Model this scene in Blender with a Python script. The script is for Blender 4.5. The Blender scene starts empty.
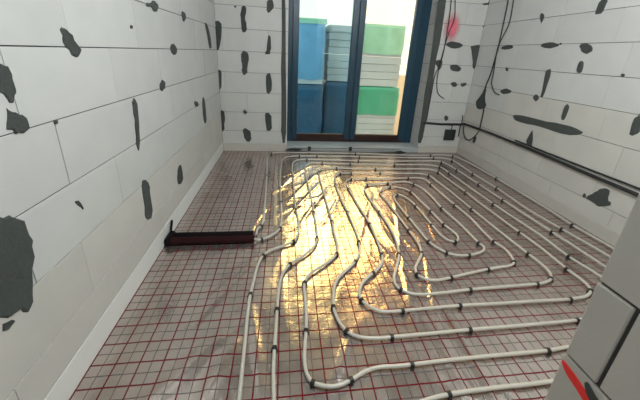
import bpy, bmesh, math, random
import numpy as np
from mathutils import Vector, Matrix, noise
random.seed(7)
scn = bpy.context.scene
COL = scn.collection

# ------------------------------------------------------------------ camera
cam_d = bpy.data.cameras.new('camera')
cam = bpy.data.objects.new('camera', cam_d)
COL.objects.link(cam)
right = Vector((0.99229, -0.11360, 0.04949))
up = Vector((-0.01005, 0.32429, 0.94590))
back = Vector((-0.12350, -0.93911, 0.32065))
mt = Matrix((right, up, back)).transposed().to_4x4()
mt.translation = (0, 0, 1.3)
cam.matrix_world = mt
cam_d.sensor_width = 36.0
cam_d.lens = 284.084 * 36.0 / 640.0
cam_d.shift_y = -50.72 / 640.0
cam_d.clip_start = 0.02
scn.camera = cam

# ------------------------------------------------------------------ world, sun, lamps, exposure
scn.view_settings.view_transform = 'Standard'
scn.view_settings.look = 'None'
scn.view_settings.gamma = 1.0
scn.view_settings.use_curve_mapping = False
scn.view_settings.exposure = 0.0
world = bpy.data.worlds.new('sky')
scn.world = world
world.use_nodes = True
bg = world.node_tree.nodes['Background']
bg.inputs['Color'].default_value = (1.0, 0.82, 0.60, 1)
bg.inputs['Strength'].default_value = 1.75

def lamp(name, kind, energy, color, loc, aim, **kw):
    d = bpy.data.lights.new(name, kind)
    d.energy = energy
    d.color = color
    for k, v in kw.items():
        setattr(d, k, v)
    o = bpy.data.objects.new(name, d)
    COL.objects.link(o)
    o.location = loc
    o.rotation_euler = (Vector(aim) - Vector(loc)).to_track_quat('-Z', 'Y').to_euler()
    return o

# hazy low sun beyond the window
el, az = math.radians(44), math.radians(4)
sd = Vector((math.sin(az) * math.cos(el), math.cos(az) * math.cos(el), math.sin(el)))
lamp('sun', 'SUN', 6.0, (1.0, 0.50, 0.13), sd * 20, (0, 0, 0), angle=math.radians(36))
# added unseen fill lights: point high inside the room, weak area behind the doorway
lamp('room_fill', 'POINT', 152, (0.93, 1.0, 1.01), (0.86, 0.62, 2.45), (0.86, 0.62, 0), shadow_soft_size=0.16)
lamp('hall_fill', 'AREA', 2, (1.0, 0.985, 0.96), (-0.1, -1.25, 1.75), (0.3, 2.6, 1.2), shape='RECTANGLE', size=1.2, size_y=1.6)

# ------------------------------------------------------------------ helpers
def sets(o, kind=None, label=None, cat=None, group=None):
    if kind: o['kind'] = kind
    if label: o['label'] = label
    if cat: o['category'] = cat
    if group: o['group'] = group
    return o

def link(name, me, mat=None, parent=None, loc=None):
    o = bpy.data.objects.new(name, me)
    COL.objects.link(o)
    if mat is not None and me is not None and len(me.materials) == 0:
        me.materials.append(mat)
    if parent is not None: o.parent = parent
    if loc is not None: o.location = loc
    return o

def empty(name, loc, label, cat, group=None):
    o = bpy.data.objects.new(name, None)
    o.empty_display_size = 0.1
    COL.objects.link(o)
    o.location = loc
    return sets(o, None, label, cat, group)

def mesh_of(bm, name='mesh', smooth=False):
    bmesh.ops.recalc_face_normals(bm, faces=bm.faces[:])
    me = bpy.data.meshes.new(name)
    bm.to_mesh(me)
    bm.free()
    if smooth:
        for p in me.polygons: p.use_smooth = True
    return me

def add_box(bm, a, b, bev=0.0):
    x0, y0, z0 = a; x1, y1, z1 = b
    vs = [bm.verts.new(p) for p in ((x0,y0,z0),(x1,y0,z0),(x1,y1,z0),(x0,y1,z0),(x0,y0,z1),(x1,y0,z1),(x1,y1,z1),(x0,y1,z1))]
    fs = [bm.faces.new([vs[i] for i in f]) for f in ((0,3,2,1),(4,5,6,7),(0,1,5,4),(1,2,6,5),(2,3,7,6),(3,0,4,7))]
    if bev > 0:
        es = list({e for f in fs for e in f.edges})
        bmesh.ops.bevel(bm, geom=es, offset=bev, segments=1, affect='EDGES')

def box_mesh(a, b, bev=0.0):
    bm = bmesh.new()
    add_box(bm, a, b, bev)
    return mesh_of(bm)

def add_tube(bm, pts, r, sides=8, cap=True):
    pts = [Vector(p) for p in pts]
    rings = []
    n = len(pts)
    ref = None
    for i, p in enumerate(pts):
        t = (pts[min(i+1, n-1)] - pts[max(i-1, 0)]).normalized()
        if ref is None:
            ref = Vector((0,0,1)) if abs(t.z) < 0.9 else Vector((1,0,0))
        u = (ref - t * ref.dot(t)).normalized()
        ref = u
        v = t.cross(u)
        rr = r(i / (n-1)) if callable(r) else r
        rings.append([bm.verts.new(p + (u*math.cos(2*math.pi*k/sides) + v*math.sin(2*math.pi*k/sides))*rr) for k in range(sides)])
    for a, b in zip(rings, rings[1:]):
        for k in range(sides):
            f = bm.faces.new((a[k], a[(k+1) % sides], b[(k+1) % sides], b[k]))
            f.smooth = True
    if cap:
        bm.faces.new(rings[0][::-1]); bm.faces.new(rings[-1])

def spline(pts, step=0.02):
    """centripetal Catmull-Rom through pts, resampled about every step"""
    P = [Vector(p) for p in pts]
    P = [P[0]*2 - P[1]] + P + [P[-1]*2 - P[-2]]
    out = []
    for i in range(1, len(P)-2):
        p0, p1, p2, p3 = P[i-1:i+3]
        t0 = 0.0
        t1 = t0 + max((p1-p0).length, 1e-5)**0.5
        t2 = t1 + max((p2-p1).length, 1e-5)**0.5
        t3 = t2 + max((p3-p2).length, 1e-5)**0.5
        m = max(1, int(math.ceil((p2-p1).length/step)))
        for j in range(m):
            t = t1 + (t2-t1)*j/m
            a1 = p0*((t1-t)/(t1-t0)) + p1*((t-t0)/(t1-t0))
            a2 = p1*((t2-t)/(t2-t1)) + p2*((t-t1)/(t2-t1))
            a3 = p2*((t3-t)/(t3-t2)) + p3*((t-t2)/(t3-t2))
            b1 = a1*((t2-t)/(t2-t0)) + a2*((t-t0)/(t2-t0))
            b2 = a2*((t3-t)/(t3-t1)) + a3*((t-t1)/(t3-t1))
            out.append(b1*((t2-t)/(t2-t1)) + b2*((t-t1)/(t2-t1)))
    out.append(P[-2])
    return out

# ------------------------------------------------------------------ materials
def mat(name, color, rough=0.6, metal=0.0, var=0.0, nscale=12.0, bump=0.0, bscale=60.0, rnd=0.0, spec=0.5):
    m = bpy.data.materials.new(name)
    m.use_nodes = True
    nt = m.node_tree
    b = nt.nodes['Principled BSDF']
    b.inputs['Base Color'].default_value = (*color, 1)
    b.inputs['Roughness'].default_value = rough
    b.inputs['Metallic'].default_value = metal
    b.inputs['Specular IOR Level'].default_value = spec
    tc = nt.nodes.new('ShaderNodeTexCoord')
    geo = nt.nodes.new('ShaderNodeNewGeometry')
    if var > 0 or rnd > 0:
        n = nt.nodes.new('ShaderNodeTexNoise')
        n.inputs['Scale'].default_value = nscale
        n.inputs['Detail'].default_value = 6
        nt.links.new(geo.outputs['Position'], n.inputs['Vector'])
        oi = nt.nodes.new('ShaderNodeObjectInfo')
        ma = nt.nodes.new('ShaderNodeMath'); ma.operation = 'MULTIPLY_ADD'
        ma.inputs[1].default_value = 2*var; ma.inputs[2].default_value = 1 - var
        nt.links.new(n.outputs['Fac'], ma.inputs[0])
        mb = nt.nodes.new('ShaderNodeMath'); mb.operation = 'MULTIPLY_ADD'
        mb.inputs[1].default_value = rnd; mb.inputs[2].default_value = -rnd/2
        nt.links.new(oi.outputs['Random'], mb.inputs[0])
        mc = nt.nodes.new('ShaderNodeMath'); mc.operation = 'ADD'
        nt.links.new(ma.outputs[0], mc.inputs[0]); nt.links.new(mb.outputs[0], mc.inputs[1])
        hsv = nt.nodes.new('ShaderNodeHueSaturation')
        hsv.inputs['Color'].default_value = (*color, 1)
        nt.links.new(mc.outputs[0], hsv.inputs['Value'])
        nt.links.new(hsv.outputs['Color'], b.inputs['Base Color'])
    if bump > 0:
        n2 = nt.nodes.new('ShaderNodeTexNoise')
        n2.inputs['Scale'].default_value = bscale
        n2.inputs['Detail'].default_value = 5
        nt.links.new(geo.outputs['Position'], n2.inputs['Vector'])
        bp = nt.nodes.new('ShaderNodeBump')
        bp.inputs['Strength'].default_value = bump
        bp.inputs['Distance'].default_value = 0.01
        nt.links.new(n2.outputs['Fac'], bp.inputs['Height'])
        nt.links.new(bp.outputs['Normal'], b.inputs['Normal'])
    return m

M_block = mat('aerated_concrete', (0.56, 0.56, 0.54), 0.9, var=0.07, nscale=7, bump=0.10, bscale=220, rnd=0.06, spec=0.2)
M_block2 = mat('warm_bounce_concrete', (0.555, 0.535, 0.495), 0.9, var=0.09, nscale=5, bump=0.10, bscale=220, rnd=0.06, spec=0.2)  # beige block copy: warm light bounced off the floor put into the colour
M_mortar = mat('joint_mortar', (0.05, 0.052, 0.05), 0.95, var=0.2, nscale=30, bump=0.3, bscale=150)
M_smear = mat('adhesive_smear', (0.058, 0.066, 0.062), 0.9, var=0.22, nscale=18, bump=0.5, bscale=90, rnd=0.25)
M_concrete = mat('ceiling_concrete', (0.30, 0.30, 0.29), 0.9, var=0.1, nscale=3, bump=0.2, bscale=60)
M_foam = mat('white_edge_foam', (0.72, 0.72, 0.69), 0.7, var=0.04, nscale=9, bump=0.15, bscale=80)
M_foam2 = mat('beige_edge_foam', (0.50, 0.475, 0.43), 0.8, var=0.06, nscale=9, bump=0.15, bscale=80)  # darker beige foam for the back and right strips
M_sill = mat('bare_sill', (0.40, 0.44, 0.45), 0.7, var=0.12, nscale=8, bump=0.3, bscale=60)
M_frame = mat('dark_frame', (0.014, 0.047, 0.078), 0.35, var=0.1, nscale=4)
M_rail = mat('brown_rail', (0.030, 0.010, 0.008), 0.4, var=0.1, nscale=4)
M_pipe = mat('white_pipe', (0.50, 0.48, 0.43), 0.32, var=0.04, nscale=5)
M_clip = mat('black_clip', (0.012, 0.012, 0.013), 0.4)
M_sleeve_red = mat('maroon_sleeve', (0.024, 0.005, 0.006), 0.8, var=0.2, nscale=40, bump=0.3, bscale=60, spec=0.15)
M_sleeve_black = mat('black_sleeve', (0.007, 0.005, 0.006), 0.8, var=0.2, nscale=40, bump=0.3, bscale=60, spec=0.12)
M_cable = mat('black_cable', (0.018, 0.02, 0.02), 0.5)
M_greycable = mat('grey_cable', (0.34, 0.37, 0.37), 0.45)
M_box = mat('socket_box', (0.025, 0.03, 0.03), 0.5)
M_red = mat('red_spray', (0.95, 0.04, 0.035), 0.7, var=0.15, nscale=40)
M_tape = mat('seam_tape', (0.60, 0.54, 0.47), 0.3, metal=0.8, var=0.05, nscale=20, bump=0.15, bscale=40)
M_palegreen = mat('pale_green_film', (0.36, 0.74, 0.55), 0.35, var=0.2, nscale=3, bump=0.5, bscale=14)
M_green = mat('green_film', (0.07, 0.46, 0.30), 0.35, var=0.15, nscale=3, bump=0.5, bscale=14)
M_bluefilm = mat('blue_film', (0.012, 0.10, 0.21), 0.35, var=0.3, nscale=3, bump=0.5, bscale=14)
M_lightblue = mat('light_blue_film', (0.17, 0.44, 0.72), 0.35, var=0.2, nscale=3, bump=0.5, bscale=14)
M_white = mat('new_blocks', (0.55, 0.66, 0.72), 0.9, var=0.06, nscale=5, bump=0.2, bscale=120, rnd=0.12)
M_wood = mat('pallet_wood', (0.30, 0.22, 0.14), 0.8, var=0.2, nscale=12)
M_ground = mat('gravel_ground', (0.32, 0.30, 0.27), 0.95, var=0.25, nscale=25, bump=0.6, bscale=50)

def glass(name, tint, refl=0.10):
    m = bpy.data.materials.new(name); m.use_nodes = True
    nt = m.node_tree
    for n in list(nt.nodes): nt.nodes.remove(n)
    o = nt.nodes.new('ShaderNodeOutputMaterial')
    tr = nt.nodes.new('ShaderNodeBsdfTransparent'); tr.inputs['Color'].default_value = (*tint, 1)
    gl = nt.nodes.new('ShaderNodeBsdfGlossy'); gl.inputs['Roughness'].default_value = 0.02
    fr = nt.nodes.new('ShaderNodeFresnel'); fr.inputs['IOR'].default_value = 1.45
    mx = nt.nodes.new('ShaderNodeMixShader')
    nt.links.new(fr.outputs[0], mx.inputs[0]); nt.links.new(tr.outputs[0], mx.inputs[1]); nt.links.new(gl.outputs[0], mx.inputs[2])
    nt.links.new(mx.outputs[0], o.inputs['Surface'])
    return m
M_glass = glass('clear_glass', (0.92, 0.97, 0.98))
M_glass_blue = glass('blue_filmed_glass', (0.76, 0.92, 1.0))

def spray(name, color, centre, rad, dens):
    m = bpy.data.materials.new(name); m.use_nodes = True
    nt = m.node_tree
    b = nt.nodes['Principled BSDF']
    b.inputs['Base Color'].default_value = (*color, 1); b.inputs['Roughness'].default_value = 0.8
    tc = nt.nodes.new('ShaderNodeTexCoord')
    ln = nt.nodes.new('ShaderNodeVectorMath'); ln.operation = 'LENGTH'
    nt.links.new(tc.outputs['Object'], ln.inputs[0])
    no = nt.nodes.new('ShaderNodeTexNoise'); no.inputs['Scale'].default_value = 60
    nt.links.new(tc.outputs['Object'], no.inputs['Vector'])
    mr = nt.nodes.new('ShaderNodeMapRange'); mr.inputs['From Min'].default_value = rad*0.15; mr.inputs['From Max'].default_value = rad
    mr.inputs['To Min'].default_value = dens; mr.inputs['To Max'].default_value = 0
    nt.links.new(ln.outputs['Value'], mr.inputs['Value'])
    mu = nt.nodes.new('ShaderNodeMath'); mu.operation = 'MULTIPLY_ADD'; mu.inputs[1].default_value = 0.3; mu.inputs[2].default_value = 0.85
    nt.links.new(no.outputs['Fac'], mu.inputs[0])
    m2 = nt.nodes.new('ShaderNodeMath'); m2.operation = 'MULTIPLY'
    nt.links.new(mr.outputs[0], m2.inputs[0]); nt.links.new(mu.outputs[0], m2.inputs[1])
    nt.links.new(m2.outputs[0], b.inputs['Alpha'])
    return m

def foil_material():
    m = bpy.data.materials.new('printed_foil'); m.use_nodes = True
    nt = m.node_tree
    b = nt.nodes['Principled BSDF']
    geo = nt.nodes.new('ShaderNodeNewGeometry')
    sep = nt.nodes.new('ShaderNodeSeparateXYZ')
    nt.links.new(geo.outputs['Position'], sep.inputs[0])
    def math_(op, a, c=None, d=None):
        n = nt.nodes.new('ShaderNodeMath'); n.operation = op
        for i, v in enumerate((a, c, d)):
            if v is None: continue
            if isinstance(v, (int, float)): n.inputs[i].default_value = v
            else: nt.links.new(v, n.inputs[i])
        return n.outputs[0]
    def lines(sock, origin, period, half):
        # 1 on grid lines of the given half width
        q = math_('PINGPONG', math_('SUBTRACT', sock, origin), period/2)
        return math_('LESS_THAN', q, half)
    rx = lines(sep.outputs['X'], -0.806, 0.0985, 0.0030); ry = lines(sep.outputs['Y'], 0.850, 0.092, 0.0031)
    red = math_('MAXIMUM', rx, ry)
    gx = lines(sep.outputs['X'], -0.806+0.04925, 0.0985, 0.0017); gy = lines(sep.outputs['Y'], 0.850+0.046, 0.092, 0.0019)
    grey = math_('MAXIMUM', gx, gy)  # lines between the red print: its shadow and reflection, painted into the foil
    nz = nt.nodes.new('ShaderNodeTexNoise'); nz.inputs['Scale'].default_value = 5; nz.inputs['Detail'].default_value = 5
    nt.links.new(geo.outputs['Position'], nz.inputs['Vector'])
    base = nt.nodes.new('ShaderNodeMix'); base.data_type = 'RGBA'
    base.inputs[6].default_value = FOIL_A; base.inputs[7].default_value = FOIL_B
    nt.links.new(nz.outputs['Fac'], base.inputs[0])
    m1 = nt.nodes.new('ShaderNodeMix'); m1.data_type = 'RGBA'
    m1.inputs[7].default_value = (0.045, 0.025, 0.025, 1)
    nt.links.new(math_('MULTIPLY', grey, 0.8), m1.inputs[0]); nt.links.new(base.outputs[2], m1.inputs[6])
    m2 = nt.nodes.new('ShaderNodeMix'); m2.data_type = 'RGBA'
    m2.inputs[7].default_value = (0.12, 0.006, 0.011, 1)
    nt.links.new(red, m2.inputs[0]); nt.links.new(m1.outputs[2], m2.inputs[6])
    nt.links.new(m2.outputs[2], b.inputs['Base Color'])
    anyl = math_('MAXIMUM', red, math_('MULTIPLY', grey, 0.6))
    nt.links.new(math_('MULTIPLY_ADD', anyl, -FOIL_METAL, FOIL_METAL), b.inputs['Metallic'])
    nt.links.new(math_('MULTIPLY_ADD', nz.outputs['Fac'], 0.16, FOIL_ROUGH - 0.08), b.inputs['Roughness'])
    n2 = nt.nodes.new('ShaderNodeTexNoise'); n2.inputs['Scale'].default_value = 26; n2.inputs['Detail'].default_value = 3
    n2.inputs['Distortion'].default_value = 1.0
    nt.links.new(geo.outputs['Position'], n2.inputs['Vector'])
    bp = nt.nodes.new('ShaderNodeBump'); bp.inputs['Strength'].default_value = 0.22; bp.inputs['Distance'].default_value = 0.006
    nt.links.new(n2.outputs['Fac'], bp.inputs['Height']); nt.links.new(bp.outputs['Normal'], b.inputs['Normal'])
    return m
FOIL_A = (0.42, 0.36, 0.33, 1); FOIL_B = (0.74, 0.65, 0.605, 1); FOIL_METAL = 0.89; FOIL_ROUGH = 0.21
M_foil = foil_material()

# ------------------------------------------------------------------ traced data, metres
PIPE_PATH = [(-0.201,1.870),(-0.179,1.921),(-0.164,1.975),(-0.167,2.189),(-0.176,2.527),(-0.193,2.965),(-0.210,3.338),(-0.201,3.518),(-0.140,3.609),(0.206,3.622),(0.894,3.611),(1.736,3.553),(2.268,3.573),(2.382,3.534),(2.425,3.385),(2.467,2.894),(2.473,2.092),(2.454,1.830),(2.472,1.537),(2.475,1.100),(2.460,0.780),(2.400,0.630),(2.250,0.575),(1.200,0.560),(0.100,0.545),(-0.060,0.565),(-0.140,0.620),(-0.165,0.690),(-0.166,0.754),(-0.173,0.951),(-0.179,1.104),(-0.181,1.246),(-0.172,1.369),(-0.160,1.494),(-0.135,1.581),(-0.085,1.634),(-0.025,1.663),(0.037,1.698),(0.081,1.735),(0.105,1.800),(0.113,1.869),(0.114,2.022),(0.102,2.148),(0.097,2.419),(0.092,2.804),(0.092,3.113),(0.114,3.274),(0.181,3.351),(0.449,3.365),(0.834,3.335),(1.499,3.320),(1.992,3.334),(2.080,3.287),(2.121,3.028),(2.139,2.628),(2.150,2.272),(2.170,1.741),(2.187,1.360),(2.185,1.120),(2.160,1.000),(2.080,0.910),(1.930,0.865),(1.600,0.850),(1.366,0.845),(1.255,0.837),(0.952,0.835),(0.705,0.832),(0.570,0.828),(0.492,0.827),(0.424,0.829),(0.358,0.818),(0.285,0.788),(0.236,0.773),(0.194,0.771),(0.153,0.780),(0.126,0.792),(0.103,0.826),(0.096,0.885),(0.103,0.953),(0.112,1.022),(0.120,1.111),(0.120,1.206),(0.124,1.327),(0.155,1.389),(0.203,1.433),(0.273,1.483),(0.335,1.541),(0.364,1.590),(0.377,1.664),(0.380,1.819),(0.387,1.961),(0.384,2.172),(0.382,2.517),(0.382,2.828),(0.399,2.994),(0.452,3.078),(0.538,3.091),(0.778,3.076),(1.395,3.057),(1.774,3.043),(1.839,2.981),(1.846,2.821),(1.868,2.448),(1.866,2.279),(1.886,1.747),(1.896,1.566),(1.885,1.339),(1.890,1.241),(1.876,1.181),(1.845,1.148),(1.785,1.122),(1.713,1.113),(1.663,1.109),(1.403,1.109),(1.154,1.109),(0.974,1.111),(0.796,1.107),(0.637,1.102),(0.567,1.101),(0.504,1.112),(0.463,1.143),(0.435,1.184),(0.431,1.226),(0.464,1.298),(0.508,1.343),(0.557,1.382),(0.610,1.427),(0.653,1.485),(0.670,1.548),(0.684,1.707),(0.690,1.914),(0.671,2.164),(0.652,2.449),(0.645,2.638),(0.671,2.736),(0.723,2.774),(0.897,2.791),(1.172,2.789),(1.386,2.796),(1.529,2.795),(1.575,2.742),(1.580,2.591),(1.582,2.409),(1.592,2.191),(1.603,1.977),(1.587,1.794),(1.582,1.646),(1.604,1.558),(1.591,1.484),(1.565,1.424),(1.510,1.394),(1.429,1.384),(1.333,1.371),(1.187,1.344),(1.040,1.315),(0.939,1.300),(0.874,1.312),(0.837,1.352),(0.849,1.409),(0.906,1.481),(0.956,1.549),(0.981,1.658),(0.978,1.813),(0.971,2.007),(0.961,2.282),(0.948,2.422),(0.981,2.507),(1.060,2.567),(1.160,2.573),(1.233,2.537),(1.275,2.458),(1.289,2.284),(1.304,2.093),(1.310,1.882),(1.331,1.798),(1.338,1.739),(1.316,1.689),(1.274,1.661),(1.230,1.681),(1.208,1.744),(1.204,1.879),(1.204,2.022),(1.204,2.183),(1.188,2.305),(1.151,2.387),(1.109,2.412),(1.066,2.378),(1.046,2.299),(1.047,2.152),(1.053,1.989),(1.062,1.816),(1.073,1.671),(1.104,1.595),(1.144,1.544),(1.209,1.514),(1.289,1.510),(1.387,1.531),(1.439,1.561),(1.459,1.594),(1.451,1.635),(1.453,1.884),(1.435,2.141),(1.445,2.391),(1.429,2.557),(1.389,2.642),(1.342,2.692),(1.253,2.698),(1.102,2.670),(0.956,2.647),(0.862,2.624),(0.820,2.566),(0.802,2.425),(0.808,2.258),(0.827,2.092),(0.838,1.880),(0.828,1.700),(0.791,1.547),(0.733,1.433),(0.676,1.333),(0.667,1.278),(0.685,1.242),(0.728,1.214),(0.788,1.201),(0.938,1.204),(1.103,1.215),(1.303,1.222),(1.561,1.231),(1.633,1.241),(1.693,1.266),(1.735,1.321),(1.745,1.404),(1.739,1.497),(1.726,1.767),(1.714,2.115),(1.706,2.473),(1.689,2.689),(1.671,2.864),(1.609,2.913),(1.343,2.925),(1.104,2.937),(0.759,2.937),(0.629,2.928),(0.567,2.868),(0.538,2.725),(0.526,2.472),(0.544,2.101),(0.550,1.878),(0.544,1.690),(0.520,1.582),(0.467,1.490),(0.399,1.421),(0.337,1.362),(0.302,1.301),(0.280,1.222),(0.269,1.150),(0.280,1.071),(0.313,1.007),(0.361,0.975),(0.456,0.960),(0.526,0.960),(0.671,0.962),(0.804,0.965),(0.940,0.968),(1.222,0.970),(1.566,0.978),(1.800,1.000),(1.960,1.040),(2.040,1.130),(2.050,1.278),(2.023,1.455),(2.029,1.708),(1.992,2.198),(1.980,2.549),(1.968,2.936),(1.949,3.124),(1.849,3.191),(1.450,3.197),(0.808,3.215),(0.461,3.244),(0.324,3.243),(0.263,3.161),(0.236,3.023),(0.234,2.829),(0.250,2.477),(0.253,2.102),(0.249,1.850),(0.242,1.751),(0.220,1.672),(0.165,1.600),(0.101,1.539),(0.041,1.491),(-0.002,1.415),(-0.024,1.299),(-0.031,1.155),(-0.034,1.039),(-0.037,0.947),(-0.038,0.854),(-0.032,0.743),(-0.030,0.700),(0.010,0.655),(0.100,0.635),(0.350,0.645),(0.573,0.691),(0.673,0.702),(0.859,0.708),(1.127,0.710),(1.800,0.735),(2.150,0.760),(2.280,0.840),(2.330,1.050),(2.335,1.454),(2.299,1.778),(2.264,2.080),(2.284,2.533),(2.259,2.915),(2.254,3.356),(2.193,3.439),(1.695,3.457),(0.867,3.487),(0.424,3.494),(0.096,3.480),(0.018,3.448),(-0.025,3.340),(-0.040,3.082),(-0.044,2.706),(-0.028,2.325),(-0.020,2.072),(-0.023,1.942),(-0.036,1.869),(-0.086,1.802),(-0.141,1.763),(-0.190,1.748)]
PIPE_CLIPS = [(-0.193,2.867),(-0.179,1.914),(-0.178,3.577),(0.979,3.613),(2.035,3.559),(2.374,3.546),(2.457,2.776),(2.454,1.830),(2.033,3.440),(2.254,3.356),(2.253,2.906),(2.284,2.533),(2.295,1.774),(0.424,3.494),(0.990,3.486),(0.187,3.481),(-0.042,2.577),(-0.028,2.274),(-0.031,1.882),(-0.155,1.758),(0.091,2.843),(0.102,2.139),(0.066,1.719),(-0.135,1.581),(-0.176,1.256),(0.276,3.359),(0.951,3.326),(2.064,3.298),(2.121,3.028),(2.132,2.626),(2.145,2.266),(2.170,1.741),(0.461,3.244),(0.816,3.215),(1.372,3.200),(0.253,2.102),(0.242,1.751),(0.041,1.491),(-0.031,1.155),(-0.037,0.947),(0.673,0.702),(1.949,3.124),(1.967,2.936),(1.987,2.198),(2.021,1.453),(0.396,2.966),(0.386,1.958),(0.361,1.580),(0.125,1.331),(0.112,1.020),(0.126,0.792),(0.285,0.788),(0.570,0.828),(1.255,0.837),(0.616,3.085),(1.083,3.065),(1.831,2.966),(1.868,2.448),(1.886,1.747),(1.885,1.339),(0.527,2.628),(0.544,2.101),(0.544,1.696),(0.467,1.490),(0.270,1.153),(0.314,1.008),(0.526,0.960),(0.940,0.967),(1.560,0.978),(0.629,2.928),(0.759,2.937),(1.104,2.937),(1.674,2.870),(1.714,2.115),(1.739,1.497),(0.723,2.774),(0.892,2.794),(1.380,2.794),(0.650,2.535),(0.690,1.914),(0.670,1.548),(0.557,1.382),(0.438,1.184),(0.637,1.102),(0.974,1.110),(1.663,1.109),(1.852,1.155),(1.576,2.627),(1.592,2.191),(1.582,1.646),(1.561,1.420),(1.333,1.371),(0.851,2.624),(1.103,2.670),(0.827,2.092),(0.791,1.545),(0.685,1.243),(1.102,1.214),(1.560,1.230),(1.693,1.266),(1.384,2.647),(1.435,2.141),(1.451,1.635),(1.289,1.510),(1.144,1.544),(1.073,1.671),(1.053,1.989),(1.109,2.412),(1.040,1.315),(0.835,1.357),(0.956,1.549),(0.978,1.813),(0.955,2.443),(1.093,2.569),(1.275,2.458),(1.204,2.183),(1.204,1.879),(1.311,1.884),(1.274,1.661),(1.304,2.093)]
LEFT_PATCHES = [
    [(1.227,1.337),(1.251,1.341),(1.273,1.324),(1.293,1.300),(1.311,1.274),(1.301,1.244),(1.273,1.238),(1.249,1.252),(1.230,1.279),(1.229,1.301)],
    [(0.952,1.229),(0.972,1.221),(0.979,1.198),(0.978,1.170),(0.977,1.142),(0.965,1.120),(0.950,1.112),(0.940,1.124),(0.936,1.145),(0.926,1.153)],
    [(0.931,1.099),(0.950,1.087),(0.966,1.082),(0.985,1.061),(0.986,1.033),(0.975,1.012),(0.945,1.017),(0.921,1.033),(0.913,1.061),(0.929,1.074)],
    [(0.801,0.807),(0.831,0.798),(0.858,0.778),(0.879,0.735),(0.884,0.686),(0.875,0.642),(0.851,0.562),(0.824,0.485),(0.808,0.460),(0.790,0.476),(0.782,0.505),(0.766,0.499),(0.751,0.504),(0.735,0.506),(0.712,0.541)],
    [(0.719,0.495),(0.730,0.501),(0.759,0.478),(0.748,0.475),(0.724,0.472),(0.717,0.481)],
    [(1.643,1.015),(1.678,1.006),(1.672,0.938),(1.667,0.859),(1.635,0.745),(1.609,0.716),(1.610,0.794),(1.629,0.889),(1.632,0.956)],
    [(1.602,0.550),(1.653,0.531),(1.675,0.456),(1.647,0.412),(1.663,0.342),(1.643,0.279),(1.606,0.283),(1.573,0.323),(1.587,0.410),(1.583,0.503)],
    [(2.161,0.421),(2.215,0.393),(2.228,0.302),(2.188,0.253),(2.127,0.264),(2.098,0.317),(2.131,0.375)],
    [(1.955,1.523),(2.020,1.542),(2.085,1.561),(2.142,1.546),(2.119,1.506),(2.062,1.489),(2.031,1.515),(1.964,1.510)],
    [(2.273,1.303),(2.331,1.316),(2.378,1.287),(2.381,1.250),(2.323,1.226),(2.262,1.246)],
    [(2.023,1.066),(2.073,1.081),(2.098,1.046),(2.076,1.013),(2.026,1.004),(2.002,1.034)],
    [(2.680,0.829),(2.796,0.817),(2.803,0.766),(2.703,0.768)],
    [(2.942,0.828),(3.026,0.808),(3.041,0.586),(2.983,0.532),(2.915,0.615)],
    [(2.595,1.564),(2.661,1.565),(2.670,1.508),(2.602,1.484),(2.574,1.524)],
    [(3.244,1.531),(3.353,1.531),(3.438,1.426),(3.476,1.290),(3.365,1.282),(3.338,1.386)],
    [(1.089,0.704),(1.116,0.692),(1.127,0.642),(1.112,0.661)],
    [(1.091,1.025),(1.107,1.024),(1.101,1.011),(1.091,1.011)],
    [(1.741,1.390),(1.762,1.388),(1.753,1.371),(1.736,1.375)]]
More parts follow.
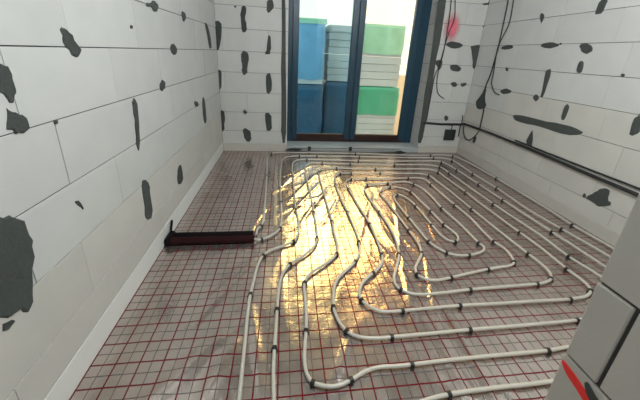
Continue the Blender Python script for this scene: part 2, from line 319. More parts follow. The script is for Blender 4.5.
BACK_PATCHES = [
    [(-0.828,1.581),(-0.786,1.605),(-0.744,1.554),(-0.756,1.433),(-0.783,1.286),(-0.826,1.272),(-0.837,1.384),(-0.834,1.494)],
    [(-0.519,1.759),(-0.489,1.782),(-0.458,1.763),(-0.465,1.678),(-0.485,1.634),(-0.457,1.571),(-0.466,1.504),(-0.500,1.480),(-0.522,1.512),(-0.514,1.589),(-0.528,1.642)],
    [(-0.539,1.252),(-0.502,1.284),(-0.455,1.263),(-0.446,1.175),(-0.480,1.091),(-0.467,1.031),(-0.508,0.986),(-0.540,1.028),(-0.518,1.101),(-0.542,1.171)],
    [(-0.218,1.474),(-0.177,1.469),(-0.176,1.351),(-0.186,1.263),(-0.215,1.245),(-0.263,1.254),(-0.224,1.314)],
    [(-0.845,1.040),(-0.794,1.050),(-0.782,0.980),(-0.802,0.787),(-0.845,0.777),(-0.845,0.914)],
    [(-0.236,1.024),(-0.184,1.034),(-0.167,0.919),(-0.181,0.786),(-0.230,0.762),(-0.246,0.894)],
    [(-0.554,0.535),(-0.518,0.564),(-0.479,0.528),(-0.520,0.490)],
    [(-0.263,0.518),(-0.229,0.530),(-0.184,0.497),(-0.168,0.426),(-0.178,0.275),(-0.243,0.273),(-0.253,0.389)],
    [(-0.856,0.537),(-0.783,0.550),(-0.766,0.470),(-0.786,0.377),(-0.788,0.270),(-0.851,0.253),(-0.856,0.399)],
    [(-0.551,0.299),(-0.505,0.312),(-0.450,0.265),(-0.448,0.180),(-0.454,0.118),(-0.518,0.122),(-0.543,0.203)],
    [(-0.228,1.810),(-0.219,1.852),(-0.145,1.857),(-0.145,1.773),(-0.183,1.724),(-0.225,1.714)],
    [(-0.594,1.769),(-0.571,1.771),(-0.572,1.749),(-0.595,1.747)],
    [(-0.055,1.967),(-0.014,1.970),(-0.001,1.196),(0.011,0.698),(0.018,0.111),(-0.037,0.110),(-0.052,0.349),(-0.026,0.499),(-0.048,0.825),(-0.056,1.193),(-0.040,1.540)],
    [(2.073,1.508),(2.165,1.530),(2.293,1.507),(2.312,1.465),(2.185,1.436),(2.081,1.466)],
    [(2.420,1.492),(2.551,1.507),(2.577,1.465),(2.564,1.209),(2.506,1.193),(2.500,1.430),(2.435,1.449)],
    [(2.181,1.224),(2.249,1.254),(2.349,1.214),(2.345,1.163),(2.273,1.147),(2.207,1.171)],
    [(2.228,0.997),(2.298,1.027),(2.349,0.982),(2.306,0.943)],
    [(2.383,0.993),(2.454,1.019),(2.478,0.983),(2.429,0.948)],
    [(2.237,0.525),(2.267,0.561),(2.314,0.512),(2.282,0.460)],
    [(2.442,1.989),(2.534,2.003),(2.540,2.038),(2.556,2.039),(2.559,1.988),(2.497,1.977)],
    [(2.521,1.727),(2.555,1.751),(2.593,1.735),(2.565,1.711)],
    [(1.957,1.275),(2.058,1.296),(2.081,1.233),(2.040,1.146),(1.984,1.229)],
    [(1.863,2.102),(1.960,2.109),(1.983,1.596),(1.969,1.160),(1.986,0.761),(1.978,0.478),(1.978,0.137),(1.902,0.136),(1.904,0.476),(1.899,0.758),(1.897,1.092),(1.888,1.591)]]
RIGHT_PATCHES = [
    [(3.329,1.472),(3.235,1.497),(3.125,1.488),(3.154,1.451),(3.301,1.444)],
    [(2.776,1.488),(2.703,1.512),(2.604,1.503),(2.558,1.478),(2.624,1.454),(2.744,1.458)],
    [(2.566,1.499),(2.553,1.502),(2.540,1.487),(2.556,1.481)],
    [(2.371,1.474),(2.317,1.496),(2.248,1.467),(2.245,1.417),(2.285,1.403),(2.349,1.437)],
    [(2.328,1.733),(2.323,1.798),(2.301,1.831),(2.262,1.825),(2.250,1.800),(2.267,1.719),(2.306,1.713)],
    [(2.887,1.767),(2.863,1.793),(2.822,1.769),(2.824,1.706),(2.842,1.688)],
    [(2.326,1.255),(2.322,1.335),(2.295,1.354),(2.276,1.317),(2.273,1.238)],
    [(3.560,0.787),(3.515,0.827),(3.467,0.930),(3.436,0.996),(3.408,0.938),(3.393,0.837),(3.335,0.753),(3.440,0.697),(3.536,0.721)],
    [(2.602,0.999),(2.627,1.219),(2.623,1.252),(2.564,1.262),(2.564,1.174),(2.571,0.993)],
    [(2.692,0.986),(2.651,1.017),(2.608,0.981),(2.635,0.934),(2.675,0.949)],
    [(3.178,0.985),(3.093,1.020),(2.996,1.008),(3.003,0.967),(3.125,0.950)],
    [(2.322,0.830),(2.327,0.944),(2.296,0.981),(2.270,0.938),(2.275,0.824)],
    [(1.763,0.838),(1.772,0.942),(1.758,0.998),(1.731,1.041),(1.680,0.926),(1.734,0.833)],
    [(2.888,0.749),(2.723,0.776),(2.501,0.771),(2.316,0.791),(2.176,0.784),(2.082,0.768),(2.098,0.742),(2.216,0.708),(2.399,0.708),(2.564,0.709),(2.696,0.699),(2.846,0.702)],
    [(2.621,0.488),(2.595,0.650),(2.557,0.630),(2.545,0.558),(2.527,0.481)],
    [(1.881,0.260),(1.835,0.308),(1.815,0.364),(1.760,0.398),(1.733,0.373),(1.735,0.316),(1.696,0.294),(1.704,0.266),(1.782,0.214),(1.806,0.254),(1.865,0.245)],
    [(1.912,0.268),(1.891,0.281),(1.876,0.246),(1.898,0.234)],
    [(3.177,1.239),(3.148,1.252),(3.116,1.223),(3.140,1.198)],
    [(1.968,1.255),(1.955,1.267),(1.936,1.253),(1.947,1.236)],
    [(1.586,0.038),(1.578,0.066),(1.569,0.055),(1.574,0.024)]]
JAMB_PATCHES = [
    [(0.481,0.513),(0.477,0.523),(0.449,0.520),(0.422,0.513),(0.398,0.503),(0.373,0.489),(0.385,0.467),(0.407,0.479),(0.432,0.488),(0.458,0.495)],
    [(0.420,0.523),(0.414,0.536),(0.396,0.526),(0.373,0.516),(0.378,0.489),(0.402,0.500)]]


XL, XR, YB, YF, ZC = -0.819, 2.548, 3.735, 0.481, 3.10
YH = -2.4                      # far side of the hall behind the doorway
WT = 0.285                     # wall thickness
OX0, OX1, OZ0, OZ1 = 0.03, 1.919, 0.058, 2.95      # window opening
GAP = 0.0042; GV = 0.0022

# ------------------------------------------------------------------ floor
def vnoise(x, y, seed):
    xi = np.floor(x).astype(int); yi = np.floor(y).astype(int)
    fx = x - xi; fy = y - yi
    fx = fx*fx*(3-2*fx); fy = fy*fy*(3-2*fy)
    def h(a, b):
        v = np.sin(a*127.1 + b*311.7 + seed*74.7)*43758.5453
        return v - np.floor(v)
    return (h(xi,yi)*(1-fx)+h(xi+1,yi)*fx)*(1-fy) + (h(xi,yi+1)*(1-fx)+h(xi+1,yi+1)*fx)*fy

def ridges(x, y, ang, across, along, seed):
    c, s = math.cos(ang), math.sin(ang)
    u = (x*c + y*s)/along; v = (-x*s + y*c)/across
    v = v + 0.8*vnoise(u*1.3, v*0.4, seed+9)
    n = vnoise(u, v, seed)
    return np.maximum(0, 1 - np.abs(n-0.5)*5.0)**1.6

def floor_height(x, y):
    g = lambda cx, cy, sx, sy: np.exp(-((x-cx)/sx)**2 - ((y-cy)/sy)**2)
    h = 0.0016*(vnoise(x*7, y*7, 1)-0.5) + 0.0010*(vnoise(x*19, y*19, 2)-0.5)
    fan = g(0.15, 2.45, 0.42, 0.62)
    h = h + 0.0075*fan*ridges(x, y, math.radians(38), 0.075, 0.45, 3)
    h = h + 0.0034*g(0.7, 2.2, 0.7, 0.8)*ridges(x, y, math.radians(75), 0.09, 0.6, 4)
    h = h + 0.0095*g(0.82, 1.45, 0.3, 0.5)*ridges(x, y, math.radians(97), 0.07, 0.55, 5)
    h = h + 0.0065*g(-0.42, 0.75, 0.30, 0.42)*ridges(x, y, math.radians(50), 0.17, 0.8, 6)
    h = h + 0.0045*g(-0.12, 1.1, 0.25, 0.6)*ridges(x, y, math.radians(92), 0.09, 0.7, 7)
    h = h + 0.0035*g(0.75, 0.75, 0.7, 0.25)*ridges(x, y, math.radians(112), 0.07, 0.4, 8)
    h = h + 0.0022*ridges(x, y, math.radians(70), 0.13, 0.5, 10)
    for (ax, ay, bx, by, w, hh) in FOLDS:
        dx, dy = bx-ax, by-ay; L = math.hypot(dx, dy)
        t = ((x-ax)*dx + (y-ay)*dy)/(L*L); d = ((x-ax)*-dy + (y-ay)*dx)/L
        d = d + 0.012*(vnoise(x*6, y*6, 21)-0.5)
        h = h + hh*np.exp(-(d/w)**2)*np.clip(1-np.abs(2*t-1)**3, 0, 1)*(np.abs(2*t-1) < 1)
    return h - 0.0035

FOLDS = [(-0.265,1.066,-0.539,0.746,0.034,0.0100),(-0.204,1.036,-0.323,0.742,0.030,0.0090),(-0.147,1.654,-0.476,1.031,0.020,0.0060),(-0.169,1.238,-0.078,0.754,0.016,0.0070),(-0.240,1.541,-0.447,1.256,0.016,0.0060),(0.803,1.552,0.663,0.997,0.014,0.0090),(0.981,1.542,0.792,0.988,0.012,0.0080),(0.889,1.166,0.884,0.878,0.012,0.0070),(0.884,0.878,0.855,0.640,0.014,0.0090),(0.751,0.912,0.755,0.683,0.014,0.0080),(0.333,1.022,0.214,0.764,0.012,0.0080),(0.148,1.216,0.074,0.814,0.012,0.0050),(0.385,2.995,0.008,2.257,0.016,0.0100),(0.405,2.779,0.001,1.989,0.014,0.0090),(0.474,2.655,0.127,1.942,0.014,0.0090),(0.177,2.995,-0.134,2.448,0.014,0.0080),(0.611,2.539,0.263,1.869,0.014,0.0080),(0.337,3.242,-0.044,2.662,0.014,0.0080),(1.307,2.316,1.118,1.589,0.012,0.0070),(1.057,2.322,0.797,1.502,0.012,0.0080),(0.891,2.534,0.562,1.730,0.014,0.0060),(-0.129,2.351,-0.277,1.770,0.016,0.0060),(-1.084,3.198,-0.245,2.664,0.030,0.0060),(-0.802,2.563,-0.194,2.263,0.030,0.0050)]

def make_floor():
    nx, ny = 250, 350
    x0, x1, y0, y1 = XL, XR, -0.4, YB
    xs = np.linspace(x0, x1, nx); ys = np.linspace(y0, y1, ny)
    X, Y = np.meshgrid(xs, ys)
    Z = floor_height(X, Y)
    co = np.stack([X, Y, Z], -1).reshape(-1, 3).astype(np.float32)
    idx = np.arange(nx*ny).reshape(ny, nx)
    q = np.stack([idx[:-1,:-1], idx[:-1,1:], idx[1:,1:], idx[1:,:-1]], -1).reshape(-1, 4)
    me = bpy.data.meshes.new('floor')
    me.from_pydata(co.tolist(), [], q.tolist())
    me.polygons.foreach_set('use_smooth', [True]*len(me.polygons))
    o = link('floor', me, M_foil)
    return sets(o, 'structure', 'crinkled silver foil floor printed with a red square grid', 'floor')
floor = make_floor()
bm = bmesh.new(); add_box(bm, (XL-WT, YH, -0.30), (XR+WT, YB+WT, -0.02))
link('insulation_slab', mesh_of(bm), M_foam, floor)

# ------------------------------------------------------------------ walls
def wall(name, label, boxes):
    bm = bmesh.new()
    for a, b in boxes: add_box(bm, a, b)
    return sets(link(name, mesh_of(bm), M_mortar), 'structure', label, 'wall')

def courses(z_ref, z0, z1, h=0.25025):
    k = math.floor((z0 - z_ref)/h)
    out = []
    z = z_ref + k*h
    while z < z1 - 0.01:
        a, b = max(z, z0), min(z+h, z1)
        if b - a > 0.02: out.append((k, a, b))
        k += 1; z += h
    return out

def cuts(phase, L, a0, a1):
    t = phase + math.ceil((a0 - phase)/L)*L
    c = [a0]
    while t < a1 - 0.02:
        if t > a0 + 0.02: c.append(t)
        t += L
    return list(zip(c, c[1:] + [a1]))

# left wall: blocks seen on the face x = XL
wl = wall('wall_left', 'long left wall of pale blocks with grey smears', [((XL-WT+0.006, YH, -0.3), (XL-0.005, YB, ZC))])
LP = {0: 1.264, -1: 1.508, -2: 1.095, -3: 1.396, -4: 1.075, -5: 1.229, 1: 1.50, 2: 1.23, 3: 1.44, 4: 1.2, 5: 1.4, 6: 1.2}
for k, a, b in courses(1.274, 0.0, ZC):
    for y0, y1 in cuts(LP.get(k, 1.1), 0.54, YH, YB):
        d = random.uniform(-0.0015, 0.0015)
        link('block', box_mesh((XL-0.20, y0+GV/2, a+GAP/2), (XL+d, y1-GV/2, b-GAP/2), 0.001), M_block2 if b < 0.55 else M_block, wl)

# right wall
wr = wall('wall_right', 'right wall of pale blocks behind the black cable run', [((XR+0.006, YH, -0.3), (XR+WT-0.006, YB, ZC))])
RP = {-1: 2.50, -2: 2.018, -3: 2.50, -4: 2.30, -5: 2.385, 0: 2.10, 1: 2.62, 2: 2.35, 3: 2.1}
for k, a, b in courses(1.491, 0.0, ZC):
    for y0, y1 in cuts(RP.get(k+0, 2.2), 0.54, 0.241, YB):
        d = random.uniform(-0.0015, 0.0015)
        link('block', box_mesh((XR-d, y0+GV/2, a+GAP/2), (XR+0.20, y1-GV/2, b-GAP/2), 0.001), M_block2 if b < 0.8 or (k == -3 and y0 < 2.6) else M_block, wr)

# back wall with the window opening
wb = wall('wall_back', 'back wall of pale blocks around the tall window', [
    ((XL-WT, YB+0.006, -0.3), (OX0-0.005, YB+WT-0.006, ZC)),
    ((OX1+0.005, YB+0.006, -0.3), (XR+WT, YB+WT-0.006, ZC)),
    ((OX0-0.005, YB+0.006, -0.3), (OX1+0.005, YB+WT-0.006, OZ0-0.02)),
    ((OX0-0.005, YB+0.006, OZ1+0.005), (OX1+0.005, YB+WT-0.006, ZC))])
for k, a, b in courses(1.274, 0.0, ZC):
    for x0, x1 in cuts(-0.487 if k % 2 else -0.21, 0.54, XL, OX0):
        d = random.uniform(-0.0015, 0.0015)
        link('block', box_mesh((x0+GV/2, YB+d, a+GAP/2), (x1-GV/2, YB+WT-0.01, b-GAP/2), 0.001), M_block, wb)
for k, a, b in courses(1.485, 0.0, ZC):
    for x0, x1 in cuts(2.28 if k % 2 else 2.02, 0.54, OX1, XR):
        d = random.uniform(-0.0015, 0.0015)
        link('block', box_mesh((x0+GV/2, YB+d, a+GAP/2), (x1-GV/2, YB+WT-0.01, b-GAP/2), 0.001), M_block, wb)
link('lintel', box_mesh((OX0, YB, OZ1), (OX1, YB+WT-0.01, ZC), 0.003), M_concrete, wb)
link('window_sill', box_mesh((OX0, YB-0.004, -0.02), (OX1, YB+WT, OZ0), 0.004), M_sill, wb)

# front wall, its end forms the door jamb beside the camera
JX = 0.780
wf = wall('wall_front', 'near block wall end with red spray stroke beside the doorway', [((JX+0.006, 0.241+0.005, -0.3), (XR, YF-0.005, ZC))])
for k, a, b in courses(0.796, 0.0, ZC):
    segs = [(0.241, 0.392), (0.401, YF)] if k % 2 else [(0.241, YF)]
    for y0, y1 in segs:
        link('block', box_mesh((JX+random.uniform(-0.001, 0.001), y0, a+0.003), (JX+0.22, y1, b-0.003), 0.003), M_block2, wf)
    for x0, x1 in cuts(1.3 if k % 2 else 1.0, 0.54, JX+0.224, XR):
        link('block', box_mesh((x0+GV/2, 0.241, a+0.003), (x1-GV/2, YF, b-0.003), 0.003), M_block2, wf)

ceil = sets(link('ceiling', box_mesh((XL-WT, YH, ZC), (XR+WT, YB+WT, ZC+0.2)), M_concrete), 'structure', 'bare concrete ceiling above the block walls', 'ceiling')

sets(link('wall_hall', box_mesh((XL-WT, YH-0.2, -0.3), (XR+WT, YH-0.002, ZC)), M_concrete), 'structure', 'plain grey wall of the hall behind the camera', 'wall')

# edge insulation strips
def strip(name, a, b, label, m=None):
    bm = bmesh.new(); add_box(bm, a, b, 0.002)
    return sets(link(name, mesh_of(bm), m or M_foam), 'structure', label, 'strip')
strip('baseboard_left', (XL+0.0025, -0.3, -0.01), (XL+0.0085, YB-0.015, 0.122), 'white foam edge strip along the left wall')
strip('baseboard_back', (XL+0.0145, YB-0.0135, -0.01), (OX0, YB-0.0025, 0.095), 'pale beige foam edge strip under the blocks left of the window', M_foam2)
strip('baseboard_right', (XR-0.0125, YF+0.005, -0.01), (XR-0.0025, YB-0.015, 0.105), 'pale beige foam edge strip along the right wall', M_foam2)
strip('trim_1', (OX1+0.002, YB-0.0135, -0.01), (XR-0.0145, YB-0.0025, 0.095), 'pale beige foam edge strip under the blocks right of the window', M_foam2)

# adhesive smears on the blocks
def chaikin(p, n=2):
    for _ in range(n):
        q = []
        for i in range(len(p)):
            a, b = p[i], p[(i+1) % len(p)]
            q.append((a[0]*0.75+b[0]*0.25, a[1]*0.75+b[1]*0.25)); q.append((a[0]*0.25+b[0]*0.75, a[1]*0.25+b[1]*0.75))
        p = q
    return p

def area2(p):
    return sum(p[i][0]*p[(i+1) % len(p)][1] - p[(i+1) % len(p)][0]*p[i][1] for i in range(len(p)))

def patch_mesh(poly, to3, thick, ragged=0.003, chk=1, inset=0.012):
    p = chaikin(poly, chk)
    if area2(p) < 0: p = p[::-1]
    n = len(p)
    p = [(x + random.uniform(-ragged, ragged), z + random.uniform(-ragged, ragged)) for x, z in p]
    bm = bmesh.new()
    inner = []
    for i in range(n):
        a, b = Vector(p[i-1]), Vector(p[(i+1) % n])
        t = (b-a); t = t.normalized() if t.length > 1e-6 else Vector((1, 0))
        nrm = Vector((-t.y, t.x))
        inner.append(Vector(p[i]) + nrm*inset*random.uniform(0.3, 0.6))
    r0 = [bm.verts.new(to3(x, z, -0.003)) for x, z in p]
    r1 = [bm.verts.new(to3(x, z, 0.0025)) for x, z in p]
    r2 = [bm.verts.new(to3(v.x, v.y, thick*random.uniform(0.8, 1.15))) for v in inner]
    for A, B in ((r0, r1), (r1, r2)):
        for i in range(n):
            bm.faces.new((A[i], A[(i+1) % n], B[(i+1) % n], B[i]))
    f = bm.faces.new(r2)
    bmesh.ops.triangulate(bm, faces=[f])
    return mesh_of(bm)

def size_of(poly):
    xs = [q[0] for q in poly]; zs = [q[1] for q in poly]
    return min(max(xs)-min(xs), max(zs)-min(zs))

for poly in LEFT_PATCHES:
    link('mortar_smear', patch_mesh(poly, lambda u, w, t: (XL+t, u, w), 0.006, min(0.006, size_of(poly)*0.08), inset=min(0.012, size_of(poly)*0.12)), M_smear, wl)
for poly in BACK_PATCHES:
    link('mortar_smear', patch_mesh(poly, lambda u, w, t: (u, YB-t, w), 0.006, min(0.006, size_of(poly)*0.09), inset=min(0.012, size_of(poly)*0.12)), M_smear, wb)
for poly in RIGHT_PATCHES:
    link('mortar_smear', patch_mesh(poly, lambda u, w, t: (XR-t, u, w), 0.006, min(0.006, size_of(poly)*0.09), inset=min(0.012, size_of(poly)*0.12)), M_smear, wr)
sets(link('paint_stroke', patch_mesh(JAMB_PATCHES[0], lambda u, w, t: (JX-t, u, w), 0.0026, 0.0008, inset=0.004), M_red, wf), None, 'bright red spray paint stroke')
link('mortar_smear', patch_mesh(JAMB_PATCHES[1], lambda u, w, t: (JX-t, u, w), 0.004, 0.001, inset=0.004), M_smear, wf)

def disc(name, r0, r1, rot, loc, m, parent):
    bm = bmesh.new()
    c = bm.verts.new((0, 0, 0.0))
    ring = [bm.verts.new((r0*math.cos(t*math.pi/12), r1*math.sin(t*math.pi/12), 0)) for t in range(24)]
    for i in range(24): bm.faces.new((c, ring[i], ring[(i+1) % 24]))
    o = link(name, mesh_of(bm), m, parent, loc)
    o.rotation_euler = rot
    return o
sp = disc('spray_spot', 0.21, 0.21, (math.pi/2, 0, 0), (2.112, YB-0.0045, 1.69), spray('pink_spray', (0.95, 0.16, 0.24), None, 0.20, 0.8), wb)
sp.scale = (0.62, 1, 1); sets(sp, None, 'soft pink red spray spot')
sp = disc('spray_spot', 0.05, 0.05, (math.pi/2, 0, math.pi/2), (XR-0.0045, 3.476, 0.787), spray('red_spray_spot', (0.95, 0.05, 0.07), None, 0.05, 0.95), wr)
sets(sp, None, 'small red spray dot')

# ------------------------------------------------------------------ window
FY = 3.995
win = None
def window():
    bm = bmesh.new()
    fw, fr, fd = 0.066, 0.150, 0.07
    x0, x1, z0, z1 = OX0+0.012, OX1+0.0045, OZ0+0.001, OZ1-0.001
    add_box(bm, (x0-0.011, FY, z0), (x0+fw, FY+fd, z1), 0.004)
    add_box(bm, (x1-fr, FY, z0), (x1, FY+fd, z1), 0.004)
    add_box(bm, (x0+fw, FY, z1-fw), (x1-fr, FY+fd, z1), 0.004)
    w = sets(link('window_1', mesh_of(bm), M_frame), 'structure', 'tall dark framed double window with a bluish left pane', 'window')
    link('bottom_rail', box_mesh((x0+fw, FY, z0), (x1-fr, FY+fd, z0+0.045), 0.004), M_rail, w)
    xm = 0.945
    for sx0, sx1, g in ((x0+fw-0.02, xm+0.005, M_glass_blue), (xm+0.009, x1-fr+0.02, M_glass)):
        sw = 0.082
        bm = bmesh.new()
        a, b = FY-0.018, FY+0.045
        add_box(bm, (sx0, a, z0+0.04), (sx0+sw, b, z1-0.04), 0.005)
        add_box(bm, (sx1-sw, a, z0+0.04), (sx1, b, z1-0.04), 0.005)
        add_box(bm, (sx0+sw, a, z1-0.04-sw), (sx1-sw, b, z1-0.04), 0.005)
        s = link('sash', mesh_of(bm), M_frame, w)
        link('sash_rail', box_mesh((sx0+sw, a, z0+0.04), (sx1-sw, b, z0+0.04+0.075), 0.005), M_rail, s)
        p = link('glass_pane', box_mesh((sx0+sw-0.01, FY+0.012, z0+0.10), (sx1-sw+0.01, FY+0.018, z1-0.11)), g, s)
        if g is M_glass_blue: sets(p, None, 'blue tinted pane')
    return w
win = window()

# ------------------------------------------------------------------ outdoors
gz = -0.52
sets(link('ground', box_mesh((-14, YB+WT+0.02, gz-0.3), (16, 30, gz)), M_ground), 'structure', 'bare gravel ground outside the window', 'ground')

def film_mesh(w, d, h, seed):
    """wrinkled plastic hood: four sides and a top, w x d, height h, open below"""
    bm = bmesh.new()
    nu, nv = 48, 10
    per = 2*(w+d)
    def pos(s):
        s %= per
        if s < w: return Vector((-w/2+s, -d/2)), Vector((0, -1))
        s -= w
        if s < d: return Vector((w/2, -d/2+s)), Vector((1, 0))
        s -= d
        if s < w: return Vector((w/2-s, d/2)), Vector((0, 1))
        s -= w
        return Vector((-w/2, d/2-s)), Vector((-1, 0))
    rows = []
    for j in range(nv+1):
        row = []
        for i in range(nu):
            p, n = pos(per*i/nu)
            z = h*j/nv
            k = 0.010 + 0.04*abs(noise.noise(Vector((p.x*5+seed, p.y*5, z*3))))
            if j == 0: z += 0.03*noise.noise(Vector((p.x*4, p.y*4+seed, 1)))
            if j == nv: k *= 0.3
            q = p + n*k
            row.append(bm.verts.new((q.x, q.y, z)))
        rows.append(row)
    for j in range(nv):
        for i in range(nu):
            bm.faces.new((rows[j][i], rows[j][(i+1) % nu], rows[j+1][(i+1) % nu], rows[j+1][i])).smooth = True
    c = bm.verts.new((0, 0, h+0.015))
    for i in range(nu): bm.faces.new((rows[nv][i], rows[nv][(i+1) % nu], c)).smooth = True
    return mesh_of(bm)

def pallet_base_mesh(w, d):
    bm = bmesh.new()
    for k in range(3): add_box(bm, (-w/2, -d/2 + k*(d-0.1)/2, 0.0), (w/2, -d/2 + k*(d-0.1)/2 + 0.1, 0.02))
    for i in range(3):
        for k in range(3): add_box(bm, (-w/2 + i*(w-0.1)/2, -d/2 + k*(d-0.1)/2, 0.02), (-w/2 + i*(w-0.1)/2+0.1, -d/2 + k*(d-0.1)/2+0.1, 0.10))
    for k in range(7): add_box(bm, (-w/2, -d/2 + k*(d-0.09)/6, 0.10), (w/2, -d/2 + k*(d-0.09)/6+0.09, 0.12))
    return mesh_of(bm)

def pallet_load(x0, x1, y0, z0, z1, film, cover, label, seed, d=0.95, base=True, n=8, rim=False):
    w = x1-x0
    t = empty('block_pallet', ((x0+x1)/2, y0+d/2, z0), label, 'pallet', 'pallets of building blocks outside the window')
    if base: link('pallet_base', pallet_base_mesh(w, d), M_wood, t)
    zb = 0.122 if base else 0.0
    hh = (z1-z0-zb)/n
    bmz = box_mesh((-w/2+0.004, -d/4+0.003, 0.002), (w/2-0.004, d/4-0.003, hh-0.004), 0.006)
    for k in range(n):
        for sy in (-1, 1):
            link('block', bmz, M_white, t, (random.uniform(-0.006, 0.006), sy*d/4+random.uniform(-0.006, 0.006), zb+k*hh))
    h = (z1-z0)*cover
    o = link('plastic_hood', film_mesh(w, d, h+0.004, seed), film, t, (0, 0, z1-z0-h))
    if rim: sets(link('hood_rim', film_mesh(w+0.02, d+0.02, 0.09, seed+3), M_palegreen, t, (0, 0, z1-z0-0.06)), None, 'green plastic rim')
    return t
pallet_load(1.58, 2.46, 6.0, gz, 0.66, M_green, 0.50, 'lower block pallet with crumpled green plastic hood seen through right pane', 1.3)
pallet_load(1.56, 2.42, 6.02, 0.68, 1.90, M_palegreen, 0.46, 'upper block pallet with pale green hood top seen through right pane', 5.1, base=False)
pallet_load(0.86, 1.45, 6.15, gz, 0.72, M_bluefilm, 0.95, 'lower dark blue hooded block pallet just left of the window mullion', 9.7)
pallet_load(0.88, 1.45, 6.17, 0.74, 1.85, M_white, 0.10, 'upper pale uncovered block pallet just left of the window mullion', 12.7, base=False)
pallet_load(-0.36, 0.78, 5.95, gz, 0.66, M_bluefilm, 0.95, 'lower dark blue hooded block pallet at left edge of the window', 17.7)
pallet_load(-0.36, 0.765, 5.97, 0.68, 1.90, M_lightblue, 0.92, 'upper light blue hooded block pallet with green rim at left edge of the window', 21.7, base=False, rim=True)

# ------------------------------------------------------------------ heating pipe
R_PIPE = 0.0085
ctr = spline([(x, y, 0.0) for x, y in PIPE_PATH], 0.02)
# even the spacing out, then lift on the foil
pts = []
for i, p in enumerate(ctr):
    z = 0.0125 + 0.0012*noise.noise(Vector((p.x*4, p.y*4, 0)))
    pts.append(Vector((p.x, p.y, z)))
T1 = Vector((-0.2195, 1.799, 0.026)); T2 = Vector((-0.2095, 1.745, 0.026))
pts = [T1 + Vector((0.02, 0.005, -0.006))] + pts + [T2 + Vector((0.02, 0, -0.006)), T2]
bm = bmesh.new()
add_tube(bm, pts, R_PIPE, 8)
pipe = sets(link('heating_pipe', mesh_of(bm, smooth=True), M_pipe), None, 'long white underfloor heating pipe coiled over the foil floor', 'pipe')

def clip_mesh():
    """tacker clip: arch over the pipe with two legs and barbed feet, along local x"""
    bm = bmesh.new()
    ri, ro, w = R_PIPE+0.0003, R_PIPE+0.0042, 0.0085
    prof = []
    for r in (ri, ro):
        q = [(r, -0.016)] + [(r*math.cos(t), r*math.sin(t)) for t in [math.pi*k/10 for k in range(11)]] + [(-r, -0.016)]
        prof.append(q)
    n = len(prof[0])
    V = [[[bm.verts.new((sx*w, y, z)) for (y, z) in q] for q in prof] for sx in (-1, 1)]
    for i in range(n-1):
        bm.faces.new((V[0][1][i], V[0][1][i+1], V[1][1][i+1], V[1][1][i]))
        bm.faces.new((V[0][0][i], V[1][0][i], V[1][0][i+1], V[0][0][i+1]))
        for s in (0, 1):
            bm.faces.new((V[s][0][i], V[s][0][i+1], V[s][1][i+1], V[s][1][i]))
    for i in (0, n-1):
        bm.faces.new((V[0][0][i], V[0][1][i], V[1][1][i], V[1][0][i]))
    for sy in (-1, 1):
        add_box(bm, (-w*0.7, sy*ro - 0.0035, -0.0125), (w*0.7, sy*ro + 0.0035, -0.0085))
    return mesh_of(bm)
me_clip = clip_mesh(); me_clip.materials.append(M_clip)
for (cx, cy) in PIPE_CLIPS:
    best = min(range(1, len(pts)-1), key=lambda i: (pts[i].x-cx)**2 + (pts[i].y-cy)**2)
    t = (pts[best+1]-pts[best-1])
    o = link('pipe_clip', me_clip, None, pipe, pts[best])
    o.rotation_euler = (0, 0, math.atan2(t.y, t.x) + random.uniform(-0.15, 0.15))

# pipe sleeve by the left wall
slv = empty('pipe_sleeve', (-0.51, 1.772, 0.0), 'dark maroon twin foam sleeve covering pipes from left wall', 'sleeve')
def sleeve_part(name, y, m, x1, zoff):
    bm = bmesh.new()
    path = [(-0.295, 0, 0.30-0.30+0.026)]
    path = [(XL+0.035+0.51, y, 0.026), (-0.22, y, 0.027), (-0.12, y+0.001, 0.026), (-0.02, y, 0.0255), (0.08, y-0.001, 0.026), (0.18, y, 0.026), (x1, y, 0.0255)]
    rr = lambda s: 0.0258 + 0.0006*math.sin(s*130)
    add_tube(bm, spline(path, 0.006), rr, 14)
    return link(name, mesh_of(bm, smooth=True), m, slv)
sleeve_part('foam_tube', -0.027, M_sleeve_red, 0.300, 0)
sets(sleeve_part('foam_tube', 0.027, M_sleeve_black, 0.290, 0), None, 'black foam tube')
bm = bmesh.new()
add_box(bm, (XL+0.014+0.51, -0.054, 0.0), (XL+0.058+0.51, 0.058, 0.060), 0.012)
link('elbow_cap', mesh_of(bm), M_sleeve_black, slv)
bm = bmesh.new()
add_tube(bm, spline([(XL+0.035+0.51, 0.03, 0.05), (XL+0.03+0.51, 0.045, 0.075), (XL+0.028+0.51, 0.07, 0.10), (XL+0.03+0.51, 0.075, 0.125)], 0.01), 0.008, 8)
link('tie_tail', mesh_of(bm, smooth=True), M_sleeve_black, slv)

# foil seam tape
def tape():
    bm = bmesh.new()
    n = 60
    rows = []
    for i in range(n+1):
        y = 1.95 + (3.2-1.95)*i/n
        x = -0.068 - 0.03*(i/n) + 0.002*math.sin(i*0.7)
        rr = []
        for x_ in (x-0.014, x-0.007, x+0.007, x+0.014):
            z = float(floor_height(np.array([x_]), np.array([y]))[0])
            rr.append(bm.verts.new((x_, y, z + (0.0006 if abs(x_-x) > 0.01 else 0.0010))))
        rows.append(rr)
    for a, b in zip(rows, rows[1:]):
        for k in range(3): bm.faces.new((a[k], a[k+1], b[k+1], b[k])).smooth = True
    return mesh_of(bm)
sets(link('seam_tape', tape(), M_tape), None, 'pale seam tape running straight along the foil beside the left pipes', 'tape')

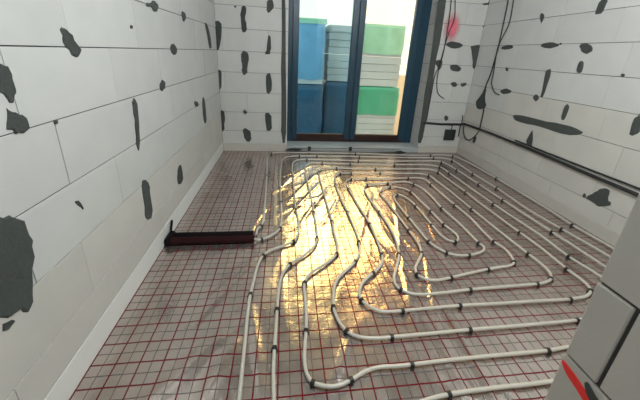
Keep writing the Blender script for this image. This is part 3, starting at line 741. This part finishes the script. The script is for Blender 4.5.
# ------------------------------------------------------------------ cables
def cable(name, p, r, label, m=M_cable, step=0.02, sides=7, extra=None):
    bm = bmesh.new()
    add_tube(bm, spline(p, step), r, sides)
    return sets(link(name, mesh_of(bm, smooth=True), m), None, label, 'cable')
xr = XR-0.010; yb = YB-0.010
cable('cable', [(2.536-0.004, yb-0.006, 0.43), (2.3, yb-0.004, 0.428), (2.199, yb-0.004, 0.427), (2.0, yb-0.004, 0.44), (1.935, yb-0.002, 0.443)], 0.0145, 'thick black cable along the back wall right of the window')
run = cable('cable', [(xr-0.006, 3.70, 0.448), (xr-0.006, 3.2, 0.462), (xr-0.006, 2.688, 0.462), (xr-0.006, 2.197, 0.456), (xr-0.006, 1.836, 0.449), (xr-0.006, 1.45, 0.443), (xr-0.006, 0.7, 0.44)], 0.0145, 'thick black cable run sloping along the right wall')
cable('cable', [(xr+0.0015, 2.75, 0.492), (xr+0.0015, 2.2, 0.489), (xr+0.0015, 1.843, 0.488), (xr, 1.5, 0.49), (xr, 0.7, 0.50)], 0.0075, 'thinner black cable just above the thick right wall run')
cable('cable', [(xr, 3.40, 2.62), (xr, 3.398, 2.11), (xr, 3.385, 1.985), (xr, 3.366, 1.475), (xr, 3.39, 1.146), (xr, 3.429, 0.968), (xr, 3.365, 0.741), (xr-0.012, 3.335, 0.478)], 0.0075, 'long black cable hanging near the corner down to the cable run')
cable('cable', [(xr-0.004, 3.31, 2.62), (xr-0.004, 3.302, 2.093), (xr-0.004, 3.293, 1.971), (xr-0.004, 3.275, 1.722), (xr-0.016, 3.349, 1.474), (xr-0.004, 3.34, 1.206), (xr-0.004, 3.325, 1.051), (xr-0.004, 3.24, 0.955), (xr-0.004, 3.15, 0.935)], 0.006, 'black cable hanging on the right wall and curling to a mortar smear')
cable('cable', [(2.02, yb, 2.62), (2.026, yb, 2.136), (2.034, yb, 2.004), (2.051, yb, 1.73), (2.042, yb, 1.266), (1.990, yb, 1.096), (1.985, yb, 0.87), (1.98, yb, 0.465)], 0.0065, 'black cable hanging beside the window down to the cable run')
cable('cable', [(2.06, yb-0.003, 2.62), (2.065, yb-0.003, 2.138), (2.083, yb-0.003, 2.007), (2.117, yb-0.003, 1.793), (2.068, yb-0.016, 1.612), (2.022, yb-0.018, 1.188), (2.030, yb-0.014, 0.992), (2.087, yb-0.003, 0.846), (2.18, yb-0.003, 0.787)], 0.0055, 'thin black cable beside the window with its loose end curling right')
cable('cable', [(xr-0.02, 3.66, 0.44), (xr-0.008, 3.655, 0.34), (xr-0.006, 3.60, 0.27), (xr-0.006, 3.503, 0.262), (xr-0.006, 3.402, 0.349), (xr-0.014, 3.337, 0.436)], 0.006, 'short black cable looping below the run in the corner', step=0.012)
cable('cable', [(2.505, yb-0.012, 0.44), (2.508, yb-0.005, 0.36), (2.512, yb-0.005, 0.252)], 0.008, 'short black cable stub hanging from the back wall run', step=0.012)
cable('cable', [(2.515, yb-0.012, 0.44), (2.512, yb-0.008, 0.52), (2.508, yb-0.004, 0.56)], 0.007, 'short black cable stub rising from the run in the corner', step=0.012)
cable('cable', [(xr-0.006, 3.40, 0.262), (xr-0.004, 3.395, 0.30), (xr-0.006, 3.392, 0.345)], 0.014, 'stubby black cable end low in the right corner', step=0.012)

# dark wall box below the back wall cable
bx = empty('socket_box', (2.37, YB, 0.27), 'open dark socket box on back wall below the cable', 'box')
bm = bmesh.new()
W, Hh = 0.078, 0.078
add_box(bm, (-W, -0.03, -Hh), (W, -0.002, -Hh+0.012)); add_box(bm, (-W, -0.03, Hh-0.012), (W, -0.002, Hh))
add_box(bm, (-W, -0.03, -Hh+0.012), (-W+0.012, -0.002, Hh-0.012)); add_box(bm, (W-0.012, -0.03, -Hh+0.012), (W, -0.002, Hh-0.012))
link('box_rim', mesh_of(bm), M_box, bx)
link('back_plate', box_mesh((-W+0.012, -0.010, -Hh+0.012), (W-0.012, -0.002, Hh-0.012)), M_box, bx)
bm = bmesh.new(); add_tube(bm, [(0.01, -0.016, Hh-0.004), (0.012, -0.016, 0.15)], 0.007, 8)
link('conduit_stub', mesh_of(bm, smooth=True), M_cable, bx)

# grey lines clipped along the foot of the window sill
for zz, lab in ((0.056, 'upper grey line along the foot of the window sill'), (0.024, 'lower grey line along the foot of the window sill')):
    bm = bmesh.new()
    add_tube(bm, spline([(0.12, YB-0.016, zz-0.006), (0.5, YB-0.016, zz), (0.95, YB-0.016, zz+0.001), (1.35, YB-0.016, zz-0.002), (1.62, YB-0.016, zz-0.008)], 0.05), 0.0085, 8)
    o = sets(link('conduit_line', mesh_of(bm, smooth=True), M_greycable), None, lab, 'conduit')
    for cx in (0.34, 0.92):
        link('strap', box_mesh((cx-0.022, YB-0.027, zz-0.013), (cx+0.022, YB-0.005, zz+0.013), 0.004), M_clip, o)
# crumpled dark scraps lying at both ends of the sill
def scrap(name, loc, sx, sy, sz, label, seed):
    bm = bmesh.new()
    bmesh.ops.create_icosphere(bm, subdivisions=3, radius=1.0)
    for v in bm.verts:
        n_ = noise.noise(v.co*1.8 + Vector((seed, 0, 0)))
        v.co *= 1 + 0.45*n_
        v.co.x *= sx; v.co.y *= sy; v.co.z *= sz
    zmin = min(v.co.z for v in bm.verts)
    for v in bm.verts: v.co.z -= zmin
    return sets(link(name, mesh_of(bm), M_cable, None, loc), None, label, 'scrap')
scrap('plastic_scrap', (0.13, 3.675, 0.023), 0.10, 0.028, 0.013, 'dark crumpled scrap lying by the left end of the sill', 2.2)
scrap('plastic_scrap', (1.62, 3.64, 0.0), 0.07, 0.03, 0.02, 'dark crumpled scrap on the pipes by the right end of the sill', 8.2)
